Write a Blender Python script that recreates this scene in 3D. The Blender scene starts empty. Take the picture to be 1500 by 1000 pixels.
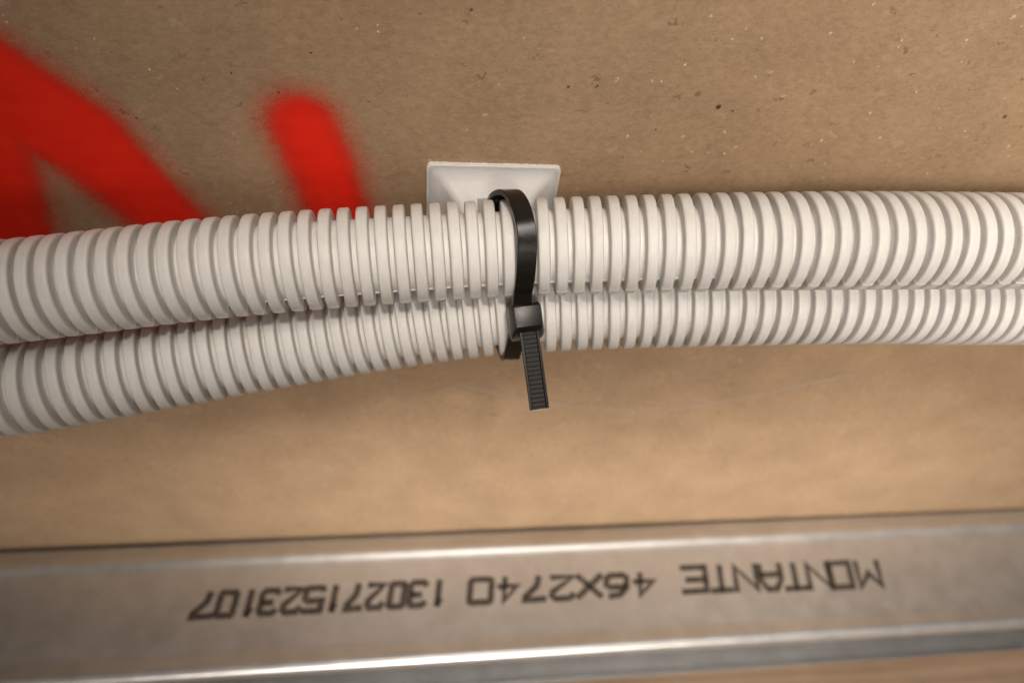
import bpy, bmesh, math, random
from mathutils import Vector, Matrix, Quaternion, noise

random.seed(7)
S = 0.001                      # everything below is measured in millimetres
scene = bpy.context.scene
col = scene.collection

# ------------------------------------------------------------------ camera
cam_data = bpy.data.cameras.new('camera')
cam = bpy.data.objects.new('camera', cam_data)
col.objects.link(cam)
scene.camera = cam
cam_data.sensor_width = 36.0
cam_data.lens = 25.2
cam_data.clip_start = 0.001
cam_data.clip_end = 50.0
pitch = math.radians(52.964)
ex = Vector((8200, 55, -1050)).normalized()
ez = Vector((0, math.cos(pitch), math.sin(pitch)))
ez = (ez - ez.dot(ex) * ex).normalized()
ey = ez.cross(ex)
rot = Matrix((ex, ey, ez))
CAM = Vector((-15.539, -118.872, 108.451))
cam.matrix_world = Matrix.Translation(CAM * S) @ rot.to_4x4()
cam_data.dof.use_dof = True
cam_data.dof.focus_distance = 0.133
cam_data.dof.aperture_fstop = 12.5

# ------------------------------------------------------------------ world and lamps
world = bpy.data.worlds.new('World')
scene.world = world
world.use_nodes = True
bg = world.node_tree.nodes['Background']
bg.inputs['Color'].default_value = (1.0, 0.88, 0.77, 1)
bg.inputs['Strength'].default_value = 0.15


def area_lamp(name, loc, target, size, size_y, power, color):
    d = bpy.data.lights.new(name, 'AREA')
    d.shape = 'RECTANGLE'
    d.size = size
    d.size_y = size_y
    d.energy = power
    d.color = color
    o = bpy.data.objects.new(name, d)
    col.objects.link(o)
    o.location = loc
    o.rotation_euler = (Vector(target) - Vector(loc)).to_track_quat('-Z', 'Y').to_euler()
    return o


def spot_lamp(name, loc, target, cone, radius, power, color):
    d = bpy.data.lights.new(name, 'SPOT')
    d.energy = power
    d.color = color
    d.spot_size = math.radians(cone)
    d.spot_blend = 1.0
    d.shadow_soft_size = radius
    o = bpy.data.objects.new(name, d)
    col.objects.link(o)
    o.location = loc
    o.rotation_euler = (Vector(target) - Vector(loc)).to_track_quat('-Z', 'Y').to_euler()
    return o


WARM = (1.0, 0.89, 0.785)
area_lamp('ceiling_lamp', (0.2, -0.42, 1.23), (0.03, -0.02, -0.05), 0.42, 0.26, 2.5, WARM)
spot_lamp('front_fill', (-0.05, -0.58, 0.47), (0.15, -0.01, 0.025), 26, 0.06, 15, WARM)  # this group of front spots: added fill beams for conduits and upper board
spot_lamp('front_fill', (0.05, -0.58, 0.47), (0.19, -0.01, 0.02), 24, 0.06, 8.5, WARM)
spot_lamp('front_fill', (0.0, -0.6, 0.40), (0.09, 0.0, 0.065), 27, 0.06, 6.5, WARM)
spot_lamp('front_fill', (-0.10, -0.6, 0.25), (-0.05, 0.0, 0.06), 20, 0.16, 7, WARM)
spot_lamp('conduit_fill', (0.02, -0.40, 0.72), (-0.025, -0.02, 0.01), 12, 0.03, 12.5, WARM)  # narrow invented spot, added to brighten the conduits left of the tie
for fx, fp in ((-0.12, 12), (0.0, 24), (0.12, 22), (0.24, 12)):
    spot_lamp('wall_foot_fill', (fx, -0.70, -0.06), (fx, 0.0, -0.148), 17, 0.05, fp, WARM)  # row of made-up low beams added to lighten the board below the conduits
for fx, fp in ((0.04, 15), (0.21, 31)):
    spot_lamp('stud_fill', (fx + 0.05, -0.30, 0.60), (fx, -0.035, -0.177), 12, 0.12, fp, WARM)  # no actual fixture: extra beams added to brighten the printed steel face

scene.view_settings.view_transform = 'Standard'
scene.view_settings.look = 'None'
scene.view_settings.exposure = 0.0
scene.view_settings.gamma = 1.0


# ------------------------------------------------------------------ helpers
def tag(o, label=None, cat=None, group=None, kind=None):
    if label: o['label'] = label
    if cat: o['category'] = cat
    if group: o['group'] = group
    if kind: o['kind'] = kind
    return o


def empty(name, loc=(0, 0, 0)):
    o = bpy.data.objects.new(name, None)
    o.empty_display_size = 0.01
    col.objects.link(o)
    o.location = Vector(loc) * S
    return o


def mesh_obj(name, verts, faces, mat, parent=None, smooth=True, sharp=None):
    """verts in millimetres (world axes, or the parent's axes when it has a place)."""
    me = bpy.data.meshes.new(name)
    me.from_pydata([Vector(v) * S for v in verts], [], faces)
    bm = bmesh.new(); bm.from_mesh(me)
    bmesh.ops.recalc_face_normals(bm, faces=bm.faces)
    bm.to_mesh(me); bm.free()
    if smooth:
        me.shade_smooth()
        if sharp is not None:
            me.set_sharp_from_angle(angle=math.radians(sharp))
    if mat: me.materials.append(mat)
    o = bpy.data.objects.new(name, me)
    col.objects.link(o)
    if parent:
        o.parent = parent
        o.matrix_parent_inverse = Matrix.Translation(-parent.location)
    return o


def bevelled(o, width, seg=2, angle=30):
    m = o.modifiers.new('bevel', 'BEVEL')
    m.width = width * S; m.segments = seg; m.limit_method = 'ANGLE'
    m.angle_limit = math.radians(angle)
    m.harden_normals = False
    return o


def bake(o):
    """apply the modifiers without bpy.ops"""
    dg = bpy.context.evaluated_depsgraph_get()
    dg.update()
    me = bpy.data.meshes.new_from_object(o.evaluated_get(dg))
    o.modifiers.clear()
    o.data = me
    return o


def sweep(frames, prof, closed_path=False, caps=True):
    """frames: list of (origin, a, b); prof: closed list of (u, v) -> verts, faces"""
    n = len(prof); V = []; F = []
    for (o, a, b) in frames:
        for (u, v) in prof:
            V.append(o + a * u + b * v)
    m = len(frames)
    for i in range(m if closed_path else m - 1):
        j = (i + 1) % m
        for k in range(n):
            l = (k + 1) % n
            F.append((i * n + k, i * n + l, j * n + l, j * n + k))
    if caps and not closed_path:
        F.append(tuple(range(n))); F.append(tuple((m - 1) * n + k for k in range(n)))
    return V, F


def box(x0, x1, y0, y1, z0, z1):
    V = [(x, y, z) for x in (x0, x1) for y in (y0, y1) for z in (z0, z1)]
    F = [(0, 1, 3, 2), (4, 6, 7, 5), (0, 4, 5, 1), (2, 3, 7, 6), (0, 2, 6, 4), (1, 5, 7, 3)]
    return V, F


# ------------------------------------------------------------------ materials
def new_mat(name):
    m = bpy.data.materials.new(name)
    m.use_nodes = True
    nt = m.node_tree
    return m, nt, nt.nodes['Principled BSDF']


def node(nt, typ, **kw):
    n = nt.nodes.new(typ)
    for k, v in kw.items():
        if k.startswith('i_'):
            n.inputs[k[2:].replace('_', ' ')].default_value = v
        else:
            setattr(n, k, v)
    return n


def ramp(nt, fac, stops, interp='LINEAR'):
    r = nt.nodes.new('ShaderNodeValToRGB')
    r.color_ramp.interpolation = interp
    e = r.color_ramp.elements
    while len(e) < len(stops): e.new(0.5)
    for k, (p, c) in enumerate(stops):
        e[k].position = p
        e[k].color = c if len(c) == 4 else (*c, 1)
    nt.links.new(fac, r.inputs['Fac'])
    return r


def mm_coords(nt, scale=(1, 1, 1), rot=(0, 0, 0)):
    tc = nt.nodes.new('ShaderNodeTexCoord')
    mp = nt.nodes.new('ShaderNodeMapping')
    mp.inputs['Scale'].default_value = [s * 1000 for s in scale]
    mp.inputs['Rotation'].default_value = rot
    nt.links.new(tc.outputs['Object'], mp.inputs['Vector'])
    return mp.outputs['Vector']


def noise_tex(nt, vec, scale, detail=3, rough=0.55, dist=0.0):
    n = node(nt, 'ShaderNodeTexNoise')
    n.inputs['Scale'].default_value = scale
    n.inputs['Detail'].default_value = detail
    n.inputs['Roughness'].default_value = rough
    n.inputs['Distortion'].default_value = dist
    nt.links.new(vec, n.inputs['Vector'])
    return n.outputs['Fac']


def mix(nt, fac, a, b, blend='MIX'):
    m = nt.nodes.new('ShaderNodeMix')
    m.data_type = 'RGBA'; m.blend_type = blend
    for sock, v in ((m.inputs[0], fac), (m.inputs[6], a), (m.inputs[7], b)):
        if isinstance(v, (int, float)): sock.default_value = v
        elif isinstance(v, tuple): sock.default_value = (*v, 1) if len(v) == 3 else v
        else: nt.links.new(v, sock)
    return m.outputs[2]


def math_node(nt, op, a, b=None, c=None, clamp=False):
    m = nt.nodes.new('ShaderNodeMath'); m.operation = op; m.use_clamp = clamp
    for s, v in zip(m.inputs, (a, b, c)):
        if v is None: continue
        if isinstance(v, (int, float)): s.default_value = v
        else: nt.links.new(v, s)
    return m.outputs[0]


def bump(nt, height, strength, dist_mm, bsdf, normal=None):
    b = nt.nodes.new('ShaderNodeBump')
    b.inputs['Strength'].default_value = strength
    b.inputs['Distance'].default_value = dist_mm * S
    nt.links.new(height, b.inputs['Height'])
    if normal: nt.links.new(normal, b.inputs['Normal'])
    nt.links.new(b.outputs['Normal'], bsdf.inputs['Normal'])
    return b.outputs['Normal']


def kraft_paper():
    m, nt, p = new_mat('kraft_paper')
    v = mm_coords(nt)
    vf = mm_coords(nt, (0.75, 1, 1.0), (0, math.radians(34), 0))
    blotch = noise_tex(nt, v, 0.055, 4, 0.55)
    mottle = noise_tex(nt, vf, 0.6, 6, 0.68, 0.3)
    fibre = noise_tex(nt, mm_coords(nt, (0.5, 1, 1), (0, math.radians(36), 0)), 1.2, 5, 0.65, 0.9)
    grain = noise_tex(nt, v, 3.2, 3, 0.7)
    base = ramp(nt, mottle, [(0.30, (0.296, 0.202, 0.122)), (0.50, (0.340, 0.236, 0.144)), (0.75, (0.382, 0.270, 0.170))]).outputs[0]
    base = mix(nt, 0.34, base, ramp(nt, blotch, [(0.32, (0.36, 0.34, 0.33)), (0.7, (0.64, 0.65, 0.66))]).outputs[0], 'OVERLAY')
    base = mix(nt, 0.42, base, ramp(nt, fibre, [(0.30, (0.34, 0.33, 0.32)), (0.72, (0.66, 0.66, 0.66))]).outputs[0], 'OVERLAY')
    base = mix(nt, 0.45, base, ramp(nt, grain, [(0.3, (0.36,) * 3), (0.7, (0.64,) * 3)]).outputs[0], 'OVERLAY')

    def flecks(scale, keep, size, colour, base, vec, warp=0.5):
        vo = node(nt, 'ShaderNodeTexVoronoi')
        vo.inputs['Scale'].default_value = scale
        vo.inputs['Randomness'].default_value = 1.0
        vo.voronoi_dimensions = '2D'
        nz = node(nt, 'ShaderNodeTexNoise'); nz.inputs['Scale'].default_value = scale * 4.5
        nz.inputs['Detail'].default_value = 3
        nt.links.new(vec, nz.inputs['Vector'])
        off = nt.nodes.new('ShaderNodeVectorMath'); off.operation = 'MULTIPLY_ADD'
        nt.links.new(nz.outputs['Color'], off.inputs[0])
        off.inputs[1].default_value = [warp / scale] * 3
        nt.links.new(vec, off.inputs[2])
        sx = nt.nodes.new('ShaderNodeSeparateXYZ'); nt.links.new(off.outputs[0], sx.inputs[0])
        cx = nt.nodes.new('ShaderNodeCombineXYZ'); nt.links.new(sx.outputs[0], cx.inputs[0]); nt.links.new(sx.outputs[2], cx.inputs[1])
        nt.links.new(cx.outputs[0], vo.inputs['Vector'])
        sep = node(nt, 'ShaderNodeSeparateColor')
        nt.links.new(vo.outputs['Color'], sep.inputs[0])
        pick = math_node(nt, 'GREATER_THAN', sep.outputs[0], keep)
        sz = math_node(nt, 'MULTIPLY_ADD', sep.outputs[1], size, size * 0.25)
        d = math_node(nt, 'DIVIDE', vo.outputs['Distance'], sz)
        edge = ramp(nt, d, [(0.45, (1, 1, 1)), (0.95, (0, 0, 0))]).outputs[0]
        f = math_node(nt, 'MULTIPLY', edge, pick)
        f = math_node(nt, 'MULTIPLY', f, math_node(nt, 'MULTIPLY_ADD', sep.outputs[2], 0.6, 0.4))
        return mix(nt, f, base, colour)

    base = flecks(0.13, 0.60, 0.11, (0.40, 0.295, 0.20), base, vf, 0.75)      # faint pulp blotches
    base = flecks(0.30, 0.91, 0.11, (0.50, 0.41, 0.32), base, vf, 0.6)        # pale pulp specks
    base = flecks(0.55, 0.96, 0.15, (0.68, 0.62, 0.54), base, v, 0.6)
    base = flecks(0.22, 0.62, 0.13, (0.20, 0.127, 0.075), base, vf, 0.8)      # brown fibre clumps
    base = flecks(0.21, 0.86, 0.06, (0.035, 0.026, 0.022), base, v, 0.3)      # black specks
    # two round dark spots and one faint one
    tc = nt.nodes.new('ShaderNodeTexCoord')
    nz = node(nt, 'ShaderNodeTexNoise'); nz.inputs['Scale'].default_value = 900
    nt.links.new(tc.outputs['Object'], nz.inputs['Vector'])
    for (x, z, r, k) in ((43.4, 28.3, 0.62, 0.93), (38.3, 31.0, 0.80, 0.42), (74.5, 33.5, 0.7, 0.22), (106, 28.5, 0.55, 0.8),
                         (12.6, 31.5, 0.4, 0.8), (-6.5, 45.5, 0.35, 0.8), (-41, 28, 0.35, 0.85)):
        d = nt.nodes.new('ShaderNodeVectorMath'); d.operation = 'DISTANCE'
        nt.links.new(tc.outputs['Object'], d.inputs[0])
        d.inputs[1].default_value = (x * S, 0, z * S)
        q = math_node(nt, 'MULTIPLY', d.outputs['Value'], 1000 / r)
        q = math_node(nt, 'ADD', q, math_node(nt, 'MULTIPLY_ADD', nz.outputs['Fac'], 0.9, -0.45))
        f = ramp(nt, q, [(0.6, (k,) * 3), (1.0, (0, 0, 0))]).outputs[0]
        base = mix(nt, f, base, (0.030, 0.022, 0.018))
    nt.links.new(base, p.inputs['Base Color'])
    p.inputs['Roughness'].default_value = 0.62
    p.inputs['Specular IOR Level'].default_value = 0.35
    h = mix(nt, 0.5, fibre, mottle)
    h = mix(nt, 0.25, h, grain)
    bump(nt, h, 0.55, 0.10, p)
    return m


def spray_paint():
    m, nt, p = new_mat('red_spray_paint')
    at = node(nt, 'ShaderNodeAttribute'); at.attribute_name = 'cover'
    v = mm_coords(nt)
    vf = mm_coords(nt, (0.4, 1, 1), (0, math.radians(24), 0))
    n1 = noise_tex(nt, v, 3.0, 5, 0.8)
    n2 = noise_tex(nt, vf, 0.9, 3, 0.6)
    nn = math_node(nt, 'ADD', math_node(nt, 'MULTIPLY_ADD', n1, 1.5, -0.75), math_node(nt, 'MULTIPLY_ADD', n2, 0.3, -0.15))
    c = math_node(nt, 'ADD', at.outputs['Fac'], math_node(nt, 'MULTIPLY', nn, 0.62))
    gate = ramp(nt, at.outputs['Fac'], [(0.0, (0, 0, 0)), (0.14, (1, 1, 1))]).outputs[0]
    a = math_node(nt, 'MULTIPLY', ramp(nt, c, [(0.04, (0, 0, 0)), (0.30, (0.22,) * 3), (0.60, (0.76,) * 3), (0.90, (0.98,) * 3)]).outputs[0], gate)
    nt.links.new(a, p.inputs['Alpha'])
    blot = noise_tex(nt, vf, 0.3, 4, 0.6)
    colr = ramp(nt, blot, [(0.3, (0.80, 0.020, 0.008)), (0.7, (0.88, 0.028, 0.011))]).outputs[0]
    nt.links.new(colr, p.inputs['Base Color'])
    p.inputs['Roughness'].default_value = 0.55
    p.inputs['Specular IOR Level'].default_value = 0.15
    bump(nt, noise_tex(nt, vf, 1.2, 4, 0.6), 0.45, 0.12, p)
    return m


def chalk_scuff():
    m, nt, p = new_mat('pale_scuff')
    at = node(nt, 'ShaderNodeAttribute'); at.attribute_name = 'cover'
    v = mm_coords(nt)
    n = noise_tex(nt, v, 0.5, 4, 0.7)
    a = math_node(nt, 'MULTIPLY', at.outputs['Fac'], ramp(nt, n, [(0.30, (0.12,) * 3), (0.70, (0.75,) * 3)]).outputs[0])
    nt.links.new(a, p.inputs['Alpha'])
    p.inputs['Base Color'].default_value = (0.55, 0.46, 0.37, 1)
    p.inputs['Roughness'].default_value = 0.8
    return m


def grey_plastic():
    m, nt, p = new_mat('light_grey_plastic')
    tc = nt.nodes.new('ShaderNodeTexCoord')
    oi = nt.nodes.new('ShaderNodeObjectInfo')
    mp = nt.nodes.new('ShaderNodeMapping')
    mp.inputs['Scale'].default_value = (5200, 260, 260)          # fine turning lines round each rib
    nt.links.new(tc.outputs['Object'], mp.inputs['Vector'])
    cb = nt.nodes.new('ShaderNodeCombineXYZ')
    nt.links.new(math_node(nt, 'MULTIPLY', oi.outputs['Random'], 91.0), cb.inputs[0])
    nt.links.new(math_node(nt, 'MULTIPLY', oi.outputs['Random'], 37.0), cb.inputs[1])
    nt.links.new(cb.outputs[0], mp.inputs['Location'])
    line = noise_tex(nt, mp.outputs['Vector'], 1.0, 3, 0.6)
    spot = noise_tex(nt, mm_coords(nt), 0.8, 4, 0.6)
    c = ramp(nt, line, [(0.3, (0.640, 0.633, 0.614)), (0.7, (0.690, 0.683, 0.664))]).outputs[0]
    c = mix(nt, 0.12, c, ramp(nt, spot, [(0.3, (0.35,) * 3), (0.7, (0.65,) * 3)]).outputs[0], 'OVERLAY')
    br = math_node(nt, 'MULTIPLY_ADD', oi.outputs['Random'], 0.05, 0.97)
    c = mix(nt, 1.0, c, br, 'MULTIPLY')
    geo = nt.nodes.new('ShaderNodeNewGeometry')
    g1 = noise_tex(nt, geo.outputs['Position'], 95, 6, 0.7)
    c = mix(nt, ramp(nt, g1, [(0.50, (0, 0, 0)), (0.78, (0.30,) * 3)]).outputs[0], c, (0.44, 0.40, 0.35))
    g2 = noise_tex(nt, geo.outputs['Position'], 620, 4, 0.75)
    c = mix(nt, ramp(nt, g2, [(0.66, (0, 0, 0)), (0.74, (0.35,) * 3)]).outputs[0], c, (0.36, 0.31, 0.26))
    g3 = noise_tex(nt, geo.outputs['Position'], 1100, 3, 0.7)
    c = mix(nt, ramp(nt, g3, [(0.70, (0, 0, 0)), (0.76, (0.5,) * 3)]).outputs[0], c, (0.80, 0.79, 0.77))
    nt.links.new(c, p.inputs['Base Color'])
    p.inputs['Roughness'].default_value = 0.46
    p.inputs['Specular IOR Level'].default_value = 0.42
    p.inputs['Subsurface Weight'].default_value = 0.10
    p.inputs['Subsurface Radius'].default_value = (1.0, 0.9, 0.75)
    p.inputs['Subsurface Scale'].default_value = 0.0008
    bump(nt, line, 0.35, 0.03, p)
    return m


def nylon(name, base, rough, sss=0.0, spec=0.5, tex=0.02, var=0.13):
    m, nt, p = new_mat(name)
    v = mm_coords(nt)
    n = noise_tex(nt, v, 1.4, 4, 0.6)
    lo = tuple(b * (1 - var) for b in base); hi = tuple(min(1, b * (1 + var)) for b in base)
    nt.links.new(ramp(nt, n, [(0.3, lo), (0.7, hi)]).outputs[0], p.inputs['Base Color'])
    r = math_node(nt, 'MULTIPLY_ADD', noise_tex(nt, v, 3.0, 4, 0.65), 0.25, rough - 0.12)
    nt.links.new(r, p.inputs['Roughness'])
    p.inputs['Specular IOR Level'].default_value = spec
    if sss:
        p.inputs['Subsurface Weight'].default_value = sss
        p.inputs['Subsurface Radius'].default_value = (1, 0.9, 0.8)
        p.inputs['Subsurface Scale'].default_value = 0.0016
    bump(nt, noise_tex(nt, v, 5.0, 3, 0.6), 0.3, tex, p)
    return m


def galvanised():
    m, nt, p = new_mat('galvanised_steel')
    v = mm_coords(nt)
    vl = mm_coords(nt, (0.05, 1, 1))
    vo = node(nt, 'ShaderNodeTexVoronoi'); vo.inputs['Scale'].default_value = 0.16
    warp = node(nt, 'ShaderNodeTexNoise'); warp.inputs['Scale'].default_value = 0.25; warp.inputs['Detail'].default_value = 4
    nt.links.new(v, warp.inputs['Vector'])
    off = nt.nodes.new('ShaderNodeVectorMath'); off.operation = 'MULTIPLY_ADD'
    nt.links.new(warp.outputs['Color'], off.inputs[0]); off.inputs[1].default_value = (5, 5, 5)
    nt.links.new(v, off.inputs[2]); nt.links.new(off.outputs[0], vo.inputs['Vector'])
    sp = node(nt, 'ShaderNodeSeparateColor'); nt.links.new(vo.outputs['Color'], sp.inputs[0])
    n = noise_tex(nt, v, 0.12, 5, 0.65)
    streak = noise_tex(nt, vl, 0.7, 3, 0.6)
    f = math_node(nt, 'ADD', math_node(nt, 'MULTIPLY', sp.outputs[0], 0.22), math_node(nt, 'MULTIPLY', n, 0.78))
    f = math_node(nt, 'ADD', f, math_node(nt, 'MULTIPLY_ADD', streak, 0.3, -0.15))
    c = ramp(nt, f, [(0.25, (0.63, 0.64, 0.65)), (0.75, (0.73, 0.74, 0.75))]).outputs[0]
    # worn pale specks
    sv = node(nt, 'ShaderNodeTexVoronoi'); sv.inputs['Scale'].default_value = 0.22
    nt.links.new(off.outputs[0], sv.inputs['Vector'])
    s2 = node(nt, 'ShaderNodeSeparateColor'); nt.links.new(sv.outputs['Color'], s2.inputs[0])
    sf = math_node(nt, 'MULTIPLY', ramp(nt, sv.outputs['Distance'], [(0.10, (0.6,) * 3), (0.24, (0, 0, 0))]).outputs[0],
                   math_node(nt, 'GREATER_THAN', s2.outputs[0], 0.72))
    c = mix(nt, sf, c, (0.80, 0.79, 0.77))
    nt.links.new(c, p.inputs['Base Color'])
    p.inputs['Metallic'].default_value = 0.82
    nt.links.new(math_node(nt, 'MULTIPLY_ADD', f, 0.14, 0.29), p.inputs['Roughness'])
    bump(nt, mix(nt, 0.4, n, streak), 0.12, 0.3, p)
    return m


def ink():
    m, nt, p = new_mat('black_ink')
    v = mm_coords(nt)
    n = noise_tex(nt, v, 1.7, 4, 0.7)
    p.inputs['Base Color'].default_value = (0.042, 0.032, 0.024, 1)
    p.inputs['Roughness'].default_value = 0.6
    nt.links.new(ramp(nt, n, [(0.33, (0.22,) * 3), (0.57, (0.95,) * 3)]).outputs[0], p.inputs['Alpha'])
    return m


def wood_floor():
    m, nt, p = new_mat('brown_floorboard')
    v = mm_coords(nt, (0.03, 1, 1))
    g = noise_tex(nt, v, 0.16, 5, 0.6, 0.6)
    n = noise_tex(nt, mm_coords(nt), 0.05, 4, 0.6)
    c = ramp(nt, g, [(0.28, (0.36, 0.235, 0.145)), (0.5, (0.46, 0.32, 0.21)), (0.75, (0.55, 0.40, 0.28))]).outputs[0]
    c = mix(nt, 0.3, c, ramp(nt, n, [(0.3, (0.38,) * 3), (0.7, (0.62,) * 3)]).outputs[0], 'OVERLAY')
    nt.links.new(c, p.inputs['Base Color'])
    p.inputs['Roughness'].default_value = 0.5
    bump(nt, g, 0.2, 0.3, p)
    return m


def gypsum():
    m, nt, p = new_mat('gypsum_core')
    n = noise_tex(nt, mm_coords(nt), 0.6, 4, 0.6)
    nt.links.new(ramp(nt, n, [(0.3, (0.62, 0.60, 0.57)), (0.7, (0.72, 0.70, 0.67))]).outputs[0], p.inputs['Base Color'])
    p.inputs['Roughness'].default_value = 0.9
    return m


M_PAPER = kraft_paper()
M_RED = spray_paint()
M_SCUFF = chalk_scuff()
M_GREY = grey_plastic()
M_MOUNT = nylon('white_nylon', (0.67, 0.665, 0.66), 0.5, 0.45, 0.4, 0.003, 0.03)
M_FOAM = nylon('white_foam_tape', (0.78, 0.76, 0.74), 0.8)
M_BLACK = nylon('black_nylon', (0.0065, 0.0055, 0.005), 0.20, 0, 0.42, 0.006)
M_HEAD = nylon('black_nylon_matt', (0.008, 0.0066, 0.0055), 0.33, 0, 0.42, 0.05, 0.3)
M_TAIL = nylon('black_nylon_ridged', (0.007, 0.006, 0.0055), 0.45, 0, 0.28, 0.02)
M_CUT = nylon('stretched_nylon', (0.42, 0.38, 0.34), 0.55)
M_STEEL = galvanised()
M_INK = ink()
M_FLOOR = wood_floor()
M_GYP = gypsum()

# ------------------------------------------------------------------ setting: floor, board
FLOOR_Z = -222.0
V, F = box(-900, 900, -1400, 40, FLOOR_Z - 20, FLOOR_Z)
tag(mesh_obj('floor', V, F, M_FLOOR, smooth=False), kind='structure')

wall = empty('plasterboard_wall', (0, 0, FLOOR_Z))
tag(wall, 'brown paper faced plasterboard wall sprayed with red paint behind the conduits', 'wall')
V, F = box(-900, 900, 0, 0.5, FLOOR_Z, 900)
mesh_obj('face_paper', V, F, M_PAPER, wall, smooth=False)
V, F = box(-900, 900, 0.5, 12.5, FLOOR_Z, 900)
mesh_obj('gypsum_core', V, F, M_GYP, wall, smooth=False)


def seg_dist(p, a, b):
    ax, az = a; bx, bz = b
    dx, dz = bx - ax, bz - az
    t = max(0, min(1, ((p[0] - ax) * dx + (p[1] - az) * dz) / (dx * dx + dz * dz + 1e-9)))
    qx, qz = ax + dx * t, az + dz * t
    side = dx * (p[1] - az) - dz * (p[0] - ax)
    return math.hypot(p[0] - qx, p[1] - qz), t, side


def film(name, bounds, step, cover, mat, y=-0.06):
    """a thin film of paint on the paper: a grid cut to where any paint lies"""
    x0, x1, z0, z1 = bounds
    nx = int((x1 - x0) / step) + 1; nz = int((z1 - z0) / step) + 1
    val = {}
    for i in range(nx):
        for k in range(nz):
            val[i, k] = cover((x0 + i * step, z0 + k * step))
    idx = {}; V = []; F = []; A = []
    def vid(i, k):
        if (i, k) not in idx:
            idx[i, k] = len(V); V.append((x0 + i * step, y, z0 + k * step)); A.append(val[i, k])
        return idx[i, k]
    for i in range(nx - 1):
        for k in range(nz - 1):
            q = [(i, k), (i + 1, k), (i + 1, k + 1), (i, k + 1)]
            if max(val[c] for c in q) > 0.01:
                F.append([vid(*c) for c in q])
    o = mesh_obj(name, V, F, mat, wall, smooth=False)
    at = o.data.attributes.new('cover', 'FLOAT', 'POINT')
    at.data.foreach_set('value', A)
    return o


def stroke(parts, halo=0.48):
    """parts: (a, b, half width at a, at b, softness left, softness right)"""
    def f(p):
        best = 0
        for (a, b, wa, wb, sl, sr) in parts:
            d, t, side = seg_dist(p, a, b)
            w = wa + (wb - wa) * t
            s = sl if side > 0 else sr
            best = max(best, min(1, max(0, (w + s * 0.5 - d) / s)), halo * max(0, 1 - max(0, d - w) / 8.5) ** 2)
        return best
    return f


film('spray_paint', (-146, -34, -70, 62), 0.75, stroke([
    ((-94.0, 30.5), (-79.6, 16.6), 10.6, 9.2, 6.5, 7.0),
    ((-79.6, 16.6), (-70.4, -1.2), 9.0, 7.2, 7.0, 10.0),
    ((-70.4, -1.2), (-65.5, -11.0), 7.2, 7.2, 8.5, 10),
    ((-95.0, 29.5), (-98.0, 8.0), 9.8, 7.6, 9.0, 9),
    ((-98.0, 8.0), (-102.0, -11.0), 7.6, 7.2, 9.0, 9)]), M_RED)
film('spray_paint', (-66, -4, -50, 46), 0.75, stroke([
    ((-37.6, 21.2), (-35.2, 11.0), 6.0, 6.4, 8.0, 9.0),
    ((-35.2, 11.0), (-32.4, -6.0), 6.0, 6.5, 7.0, 10.0),
    ((-32.4, -6.0), (-31.0, -14.0), 6.5, 6.5, 8.0, 10.0)]), M_RED)
scuff_pts = [(-2.7, -68.5), (10.2, -75.6), (28.2, -81.7), (51.2, -84.9), (73.7, -83.2), (90.5, -78.0), (108.3, -70.6), (120.2, -66.2)]
film('chalk_scuff', (-8, 126, -92, -60), 0.8, stroke([
    (a, b, 0.5, 0.7, 2.2, 2.2) for a, b in zip(scuff_pts, scuff_pts[1:])], 0), M_SCUFF)

# ------------------------------------------------------------------ steel stud lying along the wall foot
WEB = -177.0
stud = empty('steel_stud', (0, -25, FLOOR_Z))
tag(stud, 'galvanised steel stud with black printed lettering lying along the wall', 'metal stud')
XS0, XS1 = -420, 640


def sheet(name, prof, mat, th=0.6, n=60):
    """an open sheet-metal section (y, z) drawn along x with real thickness"""
    pts = [Vector((0, y, z)) for y, z in prof]
    inner = []
    for i, p in enumerate(pts):
        a = pts[max(0, i - 1)]; b = pts[min(len(pts) - 1, i + 1)]
        t = (b - a).normalized()
        nrm = Vector((0, -t.z, t.y))
        inner.append(p + nrm * th)
    ring = [(p.y, p.z) for p in pts] + [(p.y, p.z) for p in reversed(inner)]
    fr = []
    for i in range(n + 1):
        x = XS0 + (XS1 - XS0) * i / n
        fr.append((Vector((x, 0, 0)), Vector((0, 1, 0)), Vector((0, 0, 1))))
    V, F = sweep(fr, ring)
    return mesh_obj(name, V, F, mat, stud, sharp=50)


def arc(cy, cz, r, a0, a1, n=6):
    return [(cy + r * math.cos(math.radians(a0 + (a1 - a0) * i / n)), cz + r * math.sin(math.radians(a0 + (a1 - a0) * i / n))) for i in range(n + 1)]


W = WEB
web_prof = arc(-48.9, W - 1.75, 2.35, 190, 88, 10) + [(-48.2, W + 0.62), (-47.4, W + 0.58), (-46.4, W + 0.42), (-44.6, W + 0.12), (-43.4, W + 0.02), (-42.0, W),
            (-36, W), (-30, W), (-20, W), (-13.5, W), (-12.0, W + 0.04), (-10.6, W + 0.28), (-9.4, W + 0.66), (-8.4, W + 0.86), (-7.5, W + 0.78), (-6.6, W + 0.42), (-5.4, W - 0.15), (-4.2, W - 0.7), (-3.2, W - 1.15)] + arc(-2.4, W - 3.0, 1.7, 80, 0, 6)
web_prof = web_prof[::-1]
sheet('flange', web_prof, M_STEEL)                                     # the printed side, uppermost
sheet('lip', [(-51.23, W - 2.17), (-51.26, W - 6.0)], M_STEEL)
sheet('web', [(-0.66, FLOOR_Z + 2.6), (-0.66, W - 3.1)][::-1], M_STEEL)   # the back, against the wall
FB = FLOOR_Z + 0.05
low = arc(-2.4, FB + 2.4, 2.35, 0, -90, 5) + [(-12, FB + 0.05), (-24, FB + 0.05), (-36, FB + 0.05), (-48, FB + 0.05)] + arc(-50.0, FB + 2.4, 2.35, -90, -180, 5)
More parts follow.
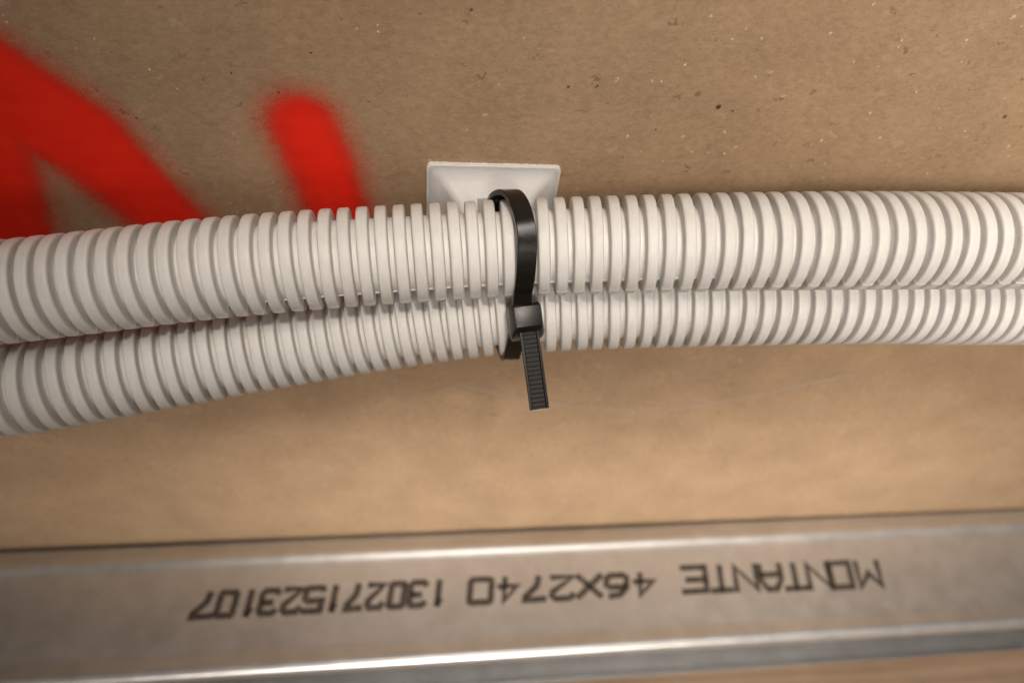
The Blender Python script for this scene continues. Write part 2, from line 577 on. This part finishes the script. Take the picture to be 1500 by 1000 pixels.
sheet('flange', low, M_STEEL, th=-0.6)
sheet('lip', [(-52.35, FB + 2.5), (-52.35, FB + 5.0)], M_STEEL, th=-0.6)

# printed text, read from the other side of the stud
GL = {
    'M': [[(0, 0), (0, 1), (.5, .45), (1, 1), (1, 0)]],
    'O': [[(0, 0), (0, 1), (1, 1), (1, 0), (0, 0)]],
    'N': [[(0, 0), (0, 1), (1, 0), (1, 1)]],
    'T': [[(0, 1), (1, 1)], [(.5, 1), (.5, 0)]],
    'A': [[(0, 0), (0, .62), (.28, 1), (.72, 1), (1, .62), (1, 0)], [(0, .4), (1, .4)]],
    'E': [[(1, 0), (0, 0), (0, 1), (1, 1)], [(0, .52), (.8, .52)]],
    '4': [[(.72, 0), (.72, 1), (0, .34), (1, .34)]],
    '6': [[(.8, 1), (.35, .95), (0, .62), (0, .12), (.18, 0), (.82, 0), (1, .14), (1, .45), (.8, .58), (.05, .55)]],
    'X': [[(0, 0), (1, .95)], [(0, .95), (1, 0)]],
    '2': [[(0, .86), (.16, 1), (.82, 1), (1, .84), (.96, .66), (0, 0), (1, 0)]],
    '7': [[(0, .98), (1, 1), (.98, .84), (.42, .38), (.34, 0)]],
    '0': [[(0, .08), (0, .94), (.1, 1), (.9, 1), (1, .94), (1, .08), (.9, 0), (.1, 0), (0, .08)]],
    '1': [[(.5, 0), (.5, 1)], [(.5, 1), (.12, .8)]],
    '3': [[(0, .9), (.15, 1), (.85, 1), (1, .86), (1, .66), (.84, .53), (.34, .53)], [(.84, .53), (1, .4), (1, .14), (.85, 0), (.12, 0), (0, .1)]],
    '5': [[(.96, 1), (0, 1), (0, .56), (.8, .56), (1, .44), (1, .13), (.84, 0), (.1, 0), (0, .08)]],
}
TEXT = [('M', 167.3, 178.1, -21.3, -32.8), ('O', 155.1, 165.1, -21.1, -32.5), ('N', 145.0, 155.3, -21.0, -32.3), ('T', 134.5, 144.7, -20.8, -32.0), ('A', 124.0, 134.1, -20.6, -31.8), ('N', 113.0, 123.3, -20.4, -31.5), ('T', 102.6, 112.0, -20.2, -31.2), ('E', 90.4, 101.4, -20.0, -31.0),
        ('4', 69.9, 79.0, -21.9, -31.3), ('6', 58.0, 67.6, -21.7, -31.2), ('X', 46.4, 56.8, -21.5, -31.2), ('2', 35.6, 45.5, -21.3, -31.1), ('7', 24.8, 33.9, -21.1, -31.0), ('4', 14.4, 22.8, -20.9, -30.9), ('0', 2.7, 12.4, -20.7, -30.9),
        ('1', -10.8, -7.5, -20.7, -30.8), ('3', -20.8, -13.7, -20.7, -30.8), ('0', -28.4, -21.9, -20.8, -30.8), ('2', -36.8, -30.0, -20.8, -30.8), ('7', -44.7, -38.2, -20.8, -30.8), ('1', -50.6, -48.0, -20.9, -30.8), ('5', -60.9, -53.1, -20.9, -30.8), ('2', -68.5, -61.1, -20.9, -30.8), ('3', -77.1, -70.0, -21.0, -30.8), ('1', -82.6, -79.0, -21.0, -30.8), ('0', -92.5, -85.5, -21.0, -30.8), ('7', -101.1, -93.2, -21.1, -30.8)]
PEN = 1.25


def glyph(ch, x0, x1, yfoot, yhead):
    """upside down for the camera: the foot of a letter is the side near the wall"""
    V = []; F = []; z = WEB + 0.05
    skew = 1.2
    def pt(u, v):
        y = yfoot - 0.5 + (yhead + 1.0 - yfoot + 0.5 - 0.5) * v if False else (yfoot - PEN * .5) + ((yhead + PEN * .5) - (yfoot - PEN * .5)) * v
        x = (x1 - PEN * .5) + ((x0 + PEN * .5) - (x1 - PEN * .5)) * u
        return Vector((x + skew * (0.5 - v), y, z))
    lay = 0
    for line in GL[ch]:
        P = [pt(u, v) for u, v in line]
        closed = (P[0] - P[-1]).length < 1e-4
        if closed: P = P[:-1]
        n = len(P); L = []; R = []
        for i, p in enumerate(P):
            a = P[i - 1] if (closed or i > 0) else None
            b = P[(i + 1) % n] if (closed or i < n - 1) else None
            d1 = (p - a).normalized() if a is not None else None
            d2 = (b - p).normalized() if b is not None else None
            if d1 is None: t = d2; k = 1
            elif d2 is None: t = d1; k = 1
            else:
                t = (d1 + d2).normalized() if (d1 + d2).length > 1e-3 else d1
                k = min(1.6, 1 / max(0.3, t.dot(d1)))
            nrm = Vector((-t.y, t.x, 0)) * PEN * k
            ext = Vector((0, 0, 0))
            if d1 is None: ext = -t * PEN * 0.7
            if d2 is None: ext = t * PEN * 0.7
            dz = Vector((0, 0, lay))
            L.append(p + nrm + ext + dz); R.append(p - nrm + ext + dz)
        base = len(V)
        V += [c for pair in zip(L, R) for c in pair]
        for i in range(n if closed else n - 1):
            j = (i + 1) % n
            F.append((base + 2 * i, base + 2 * j, base + 2 * j + 1, base + 2 * i + 1))
        lay += 0.012
    return mesh_obj('printed_letter' if ch.isalpha() else 'printed_digit', V, F, M_INK, stud, smooth=False)


for g in TEXT: glyph(*g)

# ------------------------------------------------------------------ corrugated conduits
R_OUT, R_IN, PITCH = 9.41, 7.15, 3.38
UPPER = [(-95, -26.56, 2.1), (-80, -25.2, 3.1), (-65, -24.1, 4.7), (-50, -23.1, 6.1), (-35, -22.15, 7.06), (-20, -21.3, 7.77), (-8, -20.85, 8.49), (4, -20.9, 9.55), (16, -21.55, 11.0), (28, -22.7, 12.74), (40, -23.9, 14.57), (55, -25.2, 16.4), (70, -26.0, 17.6), (85, -26.4, 18.2), (105, -26.9, 18.9)]
LOWER = [(-95, -33.0, -18.9), (-80, -30.5, -18.0), (-65, -27.7, -17.5), (-50, -25.0, -16.7), (-35, -23.1, -14.95), (-20, -22.0, -12.55), (-8, -21.3, -10.78), (4, -21.15, -9.1), (16, -21.5, -7.5), (28, -22.3, -5.8), (40, -23.3, -4.1), (55, -24.4, -2.3), (70, -25.1, -1.1), (85, -25.5, -0.6), (105, -25.9, -0.7)]


def extend(tab):
    t = list(tab)
    x0, y0, z0 = t[0]; x1, y1, z1 = t[1]
    for k in range(1, 11):
        t.insert(0, (x0 - 16 * k, y0 + 0.25 * k, z0 + (z0 - z1) * k))
    x0, y0, z0 = t[-1]; x1, y1, z1 = t[-2]
    for k in range(1, 12):
        t.append((x0 + 18 * k, y0, z0 + (z0 - z1) * k * 0.4))
    return t


def catmull(tab, step=0.4):
    P = [Vector(p) for p in tab]; out = []
    for i in range(1, len(P) - 2):
        a, b, c, d = P[i - 1:i + 3]
        n = max(2, int((c - b).length / step))
        for k in range(n):
            t = k / n
            out.append(0.5 * ((2 * b) + (c - a) * t + (2 * a - 5 * b + 4 * c - d) * t * t + (3 * b - a - 3 * c + d) * t ** 3))
    # one pass of smoothing
    for _ in range(60):
        out = [out[0]] + [(out[i - 1] + 2 * out[i] + out[i + 1]) * 0.25 for i in range(1, len(out) - 1)] + [out[-1]]
    return out


# angles round the tube: 0 = towards the room (-y), positive = upwards; finer near the mould seam
def ring_angles(seam, n=96):
    A = [360.0 * i / n for i in range(n)]
    A = [a for a in A if abs((a - seam + 180) % 360 - 180) > 3.2]
    A += [seam + d for d in (-2.6, -1.9, -1.5, -1.2, 1.2, 1.5, 1.9, 2.6)]
    return sorted(a % 360 for a in A)


def seam_lift(a, seam, h):
    d = abs((a - seam + 180) % 360 - 180)
    return h * max(0, min(1, (1.95 - d) / 0.5))


def rib_mesh(seam, name):
    half = [(1.32, R_IN - 0.10), (1.23, R_IN + 0.05), (1.16, R_IN + 0.28), (1.125, R_OUT - 0.85), (1.09, R_OUT - 0.46), (1.02, R_OUT - 0.22), (0.89, R_OUT - 0.075), (0.71, R_OUT - 0.012), (0.35, R_OUT + 0.012)]
    prof = [(-u, r) for u, r in half] + half[::-1]
    ang = ring_angles(seam); V = []; F = []
    for a in ang:
        c, s = math.cos(math.radians(a)), math.sin(math.radians(a))
        l = seam_lift(a, seam, 0.09)
        for i, (u, r) in enumerate(prof):
            uu = u + (l if u > 0 else -l) * (0.6 if 0.8 < abs(u) < 1.33 else 0)
            V.append(Vector((uu, -(r + l) * c, (r + l) * s)) * S)
    n = len(prof); m = len(ang)
    for i in range(m):
        j = (i + 1) % m
        for k in range(n - 1):
            F.append((i * n + k, j * n + k, j * n + k + 1, i * n + k + 1))
    me = bpy.data.meshes.new(name); me.from_pydata(V, [], F)
    bm = bmesh.new(); bm.from_mesh(me); bmesh.ops.recalc_face_normals(bm, faces=bm.faces); bm.to_mesh(me); bm.free()
    me.shade_smooth(); me.materials.append(M_GREY)
    return me


def conduit(label, tab, seam, twist, phase_x):
    path = catmull(extend(tab))
    root = empty('corrugated_conduit', path[len(path) // 2])
    tag(root, label, 'conduit', 'corrugated conduits tied to the wall')
    cum = [0]
    for a, b in zip(path, path[1:]): cum.append(cum[-1] + (b - a).length)
    # sleeve: the groove floor, one continuous tube
    xs = Vector((1, 0, 0)); frames = []
    ang = ring_angles(seam, 72)

    def frame(i):
        t = (path[min(i + 2, len(path) - 1)] - path[max(i - 2, 0)]).normalized()
        up = (Vector((0, 0, 1)) - t * t.z).normalized()
        fr = up.cross(t)                 # towards the room
        if fr.y > 0: fr = -fr
        w = math.radians(twist * (path[i].x) / 100)
        f2 = fr * math.cos(w) + up * math.sin(w)
        u2 = up * math.cos(w) - fr * math.sin(w)
        return t, f2, u2
    V = []; F = []; rows = list(range(0, len(path), 2))
    for i in rows:
        t, f2, u2 = frame(i)
        for a in ang:
            r = R_IN + seam_lift(a, seam, 0.24)
            V.append(path[i] + f2 * (r * math.cos(math.radians(a))) + u2 * (r * math.sin(math.radians(a))))
    n = len(ang)
    for i in range(len(rows) - 1):
        for k in range(n):
            l = (k + 1) % n
            F.append((i * n + k, i * n + l, (i + 1) * n + l, (i + 1) * n + k))
    mesh_obj('sleeve', V, F, M_GREY, root)
    # ribs share one mesh
    me = rib_mesh(seam, 'rib')
    s0 = next(cum[i] for i in range(len(path)) if path[i].x >= phase_x)
    s = s0 % PITCH + PITCH
    i = 0; first = True
    while s < cum[-1] - PITCH:
        while cum[i] < s: i += 1
        f = (s - cum[i - 1]) / (cum[i] - cum[i - 1])
        c = path[i - 1].lerp(path[i], f)
        t, f2, u2 = frame(i)
        o = bpy.data.objects.new('rib', me)
        col.objects.link(o)
        # columns: x along the tube, -y to the room, z up
        R3 = Matrix((t, -f2, u2)).transposed().to_4x4()
        wob = Matrix.Rotation(math.radians(random.gauss(0, 0.35)), 4, 'Z') @ Matrix.Rotation(math.radians(random.gauss(0, 0.35)), 4, 'Y')
        o.parent = root
        o.matrix_world = Matrix.Translation((c - root.location / S) * S) @ R3 @ wob
        s += PITCH
    return root


conduit('upper of the two light grey corrugated conduits, nearer the white mount', UPPER, -23.0, 9.0, -2.07)
conduit('lower of the two light grey corrugated conduits, nearer the steel stud', LOWER, -52.0, 4.0, -8.5)

# ------------------------------------------------------------------ adhesive cable tie mount
mount = empty('cable_tie_mount', (0, 0, 0))
tag(mount, 'square white adhesive cable tie mount stuck to the brown wall', 'cable mount')


def rounded_plate(h, r, y0, y1, jag=0.0):
    loop = []
    for (cx, cz, a0) in ((h - r, h - r, 0), (-h + r, h - r, 90), (-h + r, -h + r, 180), (h - r, -h + r, 270)):
        for k in range(5):
            a = math.radians(a0 + 22.5 * k)
            loop.append((cx + r * math.cos(a), cz + r * math.sin(a)))
    dense = []
    for i, p in enumerate(loop):
        q = loop[(i + 1) % len(loop)]
        m = max(1, int(math.hypot(q[0] - p[0], q[1] - p[1]) / 0.5)) if jag else 1
        for k in range(m):
            t = k / m
            dense.append((p[0] + (q[0] - p[0]) * t + random.uniform(-jag, jag), p[1] + (q[1] - p[1]) * t + random.uniform(-jag, jag)))
    n = len(dense)
    V = [(x, y0, z) for x, z in dense] + [(x, y1, z) for x, z in dense]
    F = [tuple(range(n)), tuple(range(2 * n - 1, n - 1, -1))] + [(i, (i + 1) % n, n + (i + 1) % n, n + i) for i in range(n)]
    return V, F


V, F = rounded_plate(13.95, 1.0, -0.02, -0.35, 0.08)
mesh_obj('foam_pad', V, F, M_FOAM, mount, smooth=False)
V, F = rounded_plate(14.0, 1.1, -0.36, -1.0)
bevelled(mesh_obj('base_plate', V, F, M_MOUNT, mount, sharp=40), 0.10, 2, 40)


def saddle():
    """a hipped block rising from the plate, hollowed by the slot for the tie"""
    lv = [(-0.95, 13.8, 13.8), (-1.2, 12.6, 12.6), (-1.55, 11.6, 11.6), (-2.2, 10.6, 10.5), (-3.3, 9.6, 9.5), (-5.0, 8.3, 8.1), (-8.0, 6.3, 6.0), (-10.2, 5.4, 5.2), (-10.7, 4.9, 4.7)]
    def ring(y, hx, hz, rr):
        out = []
        for (sx, sz, a0) in ((1, 1, 0), (-1, 1, 90), (-1, -1, 180), (1, -1, 270)):
            for k in range(4):
                a = math.radians(a0 + 30 * k)
                out.append((sx * (hx - rr) + rr * math.cos(a), y, sz * (hz - rr) + rr * math.sin(a)))
        return out
    V = []; F = []
    for y, hx, hz in lv: V += ring(y, hx, hz, 1.5)
    n = 16
    for i in range(len(lv) - 1):
        for k in range(n):
            l = (k + 1) % n
            F.append((i * n + k, i * n + l, (i + 1) * n + l, (i + 1) * n + k))
    F.append(tuple(range(n))); F.append(tuple((len(lv) - 1) * n + k for k in range(n)))
    o = mesh_obj('saddle', V, F, M_MOUNT, mount, sharp=45)
    V, F = box(-3.5, 3.6, -9.8, -4.6, -30, 30)
    c = mesh_obj('slot_cutter', V, F, None, None, smooth=False)
    m = o.modifiers.new('slot', 'BOOLEAN'); m.operation = 'DIFFERENCE'; m.object = c; m.solver = 'EXACT'
    bake(o)
    o.data.shade_smooth(); o.data.set_sharp_from_angle(angle=math.radians(45))
    bpy.data.objects.remove(c)
    return o


saddle()
mount.location.z -= 0.85 * S

# ------------------------------------------------------------------ cable tie
tie = empty('cable_tie', (4, -31, 2))
tag(tie, 'black cable tie looped round both grey conduits with its tail hanging', 'cable tie')


def at_x(tab, x):
    for (x0, y0, z0), (x1, y1, z1) in zip(tab, tab[1:]):
        if x0 <= x <= x1:
            f = (x - x0) / (x1 - x0)
            return y0 + (y1 - y0) * f, z0 + (z1 - z0) * f


TX = 3.55
yu, zu = at_x(UPPER, TX); yl, zl = at_x(LOWER, TX)
SW, ST = 3.55, 1.15
rs = R_OUT + ST * 0.5 + 0.10
loop = []
# from the head, over the front of the upper tube, down behind, under the lower tube and back to the head
H0 = Vector((TX + 0.4, -31.6, 3.2))
for a in [-18, -8, 0, 10, 20, 30, 40, 50, 60, 70, 80, 90, 100, 110, 120, 130, 140, 150, 160, 170, 180]:
    lift = 1.25 * math.exp(-((a - 88) / 42) ** 2)
    loop.append(Vector((TX + 0.1 - 4.1 * max(0, min(1, (a - 55) / 100)) ** 1.2, yu - (rs + lift) * math.cos(math.radians(a)), zu + (rs + lift) * math.sin(math.radians(a)))))
for a in [180, 195, 210, 225, 240, 255, 270, 285, 300, 315, 330, 342]:
    lift = 0.55 * math.exp(-((a - 280) / 40) ** 2)
    loop.append(Vector((TX - 4.0 + 4.0 * ((a - 180) / 110 if a < 290 else 1), yl - (rs + lift) * math.cos(math.radians(a)), zl + (rs + lift) * math.sin(math.radians(a)))))
loop[0] = Vector((TX + 0.2, -31.4, 5.2))
loop.insert(0, Vector((TX + 0.4, -32.2, 3.6)))
loop.append(Vector((TX + 0.25, -31.2, -3.6)))
loop.append(Vector((TX + 0.5, -32.3, 0.0)))


def smooth_path(P, n=6, it=2):
    P = [P[0] * 2 - P[1]] + P + [P[-1] * 2 - P[-2]]
    out = []
    for i in range(1, len(P) - 2):
        a, b, c, d = P[i - 1:i + 3]
        for k in range(n):
            t = k / n
            out.append(0.5 * ((2 * b) + (c - a) * t + (2 * a - 5 * b + 4 * c - d) * t * t + (3 * b - a - 3 * c + d) * t ** 3))
    out.append(P[-2])
    for _ in range(it):
        out = [out[0]] + [(out[i - 1] + 2 * out[i] + out[i + 1]) * 0.25 for i in range(1, len(out) - 1)] + [out[-1]]
    return out


sp = smooth_path(loop, 5, 5)
mid = Vector((TX - 1, (yu + yl) / 2, (zu + zl) / 2))
hw, ht, rr = SW / 2, ST / 2, 0.16
sprof = [(-hw, -ht + rr), (-hw + rr, -ht), (hw - rr, -ht), (hw, -ht + rr), (hw, ht - rr), (hw - rr, ht), (-hw + rr, ht), (-hw, ht - rr)]
frames = []
for i, p in enumerate(sp):
    t = (sp[min(i + 1, len(sp) - 1)] - sp[max(i - 1, 0)]).normalized()
    c = Vector((p.x, yu if p.z > zu else yl if p.z < zl else (yu + yl) / 2 + 0, max(zl, min(zu, p.z))))
    out = (p - c); out = (out - out.dot(t) * t).normalized()
    w = t.cross(out).normalized()
    if w.x < 0: w = -w
    frames.append((p, w, out))
V, F = sweep(frames, sprof)
mesh_obj('strap', V, F, M_BLACK, tie, sharp=35)

# tail: sticks out of the head towards the room and downwards
T0 = Vector((5.15, -34.6, 1.1)); T1 = Vector((7.05, -47.0, -7.6))
tdir = (T1 - T0).normalized()
nrm = Vector((0.02, -0.55, 0.83)); nrm = (nrm - nrm.dot(tdir) * tdir).normalized()
wid = tdir.cross(nrm).normalized()
if wid.x < 0: wid = -wid


def hframe(u, v, w):
    """u across, v along the tail, w out of the tail's upper face, from the tail's root"""
    return T0 + wid * u + tdir * v + nrm * w


L = (T1 - T0).length
tp = [(-1.78, -0.5), (1.78, -0.5), (1.9, 0.36), (1.82, 0.48), (1.42, 0.5), (1.26, 0.2), (-1.26, 0.2), (-1.42, 0.5), (-1.82, 0.48), (-1.9, 0.36)]
fr = []
for k in range(13):
    t = k / 12
    bend = 0.35 * math.sin(t * math.pi) 
    fr.append((hframe(0, -2.5 + (L + 2.5) * t, bend * 0.4), wid, nrm))
V, F = sweep(fr, tp)
tail = mesh_obj('tail', V, F, M_TAIL, tie, sharp=30)
V = []; F = []
k = 0; v = 0.4
while v < L - 0.6:
    b = len(V)
    bend = 0.35 * math.sin((v + 2.5) / (L + 2.5) * math.pi) * 0.4
    for (vv, ww) in ((v, 0.19), (v + 0.52, 0.33), (v + 0.7, 0.19)):
        V += [hframe(-1.25, vv, ww + bend), hframe(1.25, vv, ww + bend)]
    F += [(b, b + 1, b + 3, b + 2), (b + 2, b + 3, b + 5, b + 4), (b, b + 2, b + 4), (b + 1, b + 5, b + 3)]
    v += 0.86
tag(mesh_obj('rack', V, F, M_TAIL, tail, smooth=False), kind='stuff')
V = [hframe(u, L + d, w) for d in (0.01, 0.14) for (u, w) in tp]
n = len(tp)
F = [tuple(range(n)), tuple(range(2 * n - 1, n - 1, -1))] + [(i, (i + 1) % n, n + (i + 1) % n, n + i) for i in range(n)]
tag(mesh_obj('cut_end', V, F, M_CUT, tail, smooth=False), 'pale stretched cut end of the tail')

# head: a tapered block with a flared foot and a slot the tail comes out of
def head_ring(v, top, foot, w0, w1, drop, dv=0.0):
    return [hframe(-foot, v + dv, w0), hframe(foot, v + dv, w0), hframe(foot, v + dv * 0.75, w0 + drop), hframe(top, v, w1), hframe(-top, v, w1), hframe(-foot, v + dv * 0.75, w0 + drop)]


V = []
for args in ((-5.2, 2.35, 2.9, -3.3, 1.3, 2.2), (-4.5, 2.6, 3.25, -3.4, 2.15, 2.6), (-0.7, 2.5, 3.3, -3.4, 2.1, 2.4, 1.5), (0.0, 2.3, 2.95, -3.0, 1.35, 1.9, 1.7)):
    V += head_ring(*args)
F = [tuple(range(6)), tuple(range(23, 17, -1))]
for i in range(3):
    for k in range(6):
        F.append((i * 6 + k, i * 6 + (k + 1) % 6, (i + 1) * 6 + (k + 1) % 6, (i + 1) * 6 + k))
head = mesh_obj('head', V, F, M_HEAD, tie, sharp=60)
V = [hframe(u, v, w) for u in (-2.08, 2.08) for v in (-7, 4) for w in (-0.72, 0.78)]
cut = mesh_obj('slot_cutter', V, box(0, 1, 0, 1, 0, 1)[1], None, None, smooth=False)
m = head.modifiers.new('slot', 'BOOLEAN'); m.operation = 'DIFFERENCE'; m.object = cut; m.solver = 'EXACT'
bevelled(head, 0.35, 3, 28)
bake(head)
head.data.shade_smooth(); head.data.set_sharp_from_angle(angle=math.radians(50))
bpy.data.objects.remove(cut)
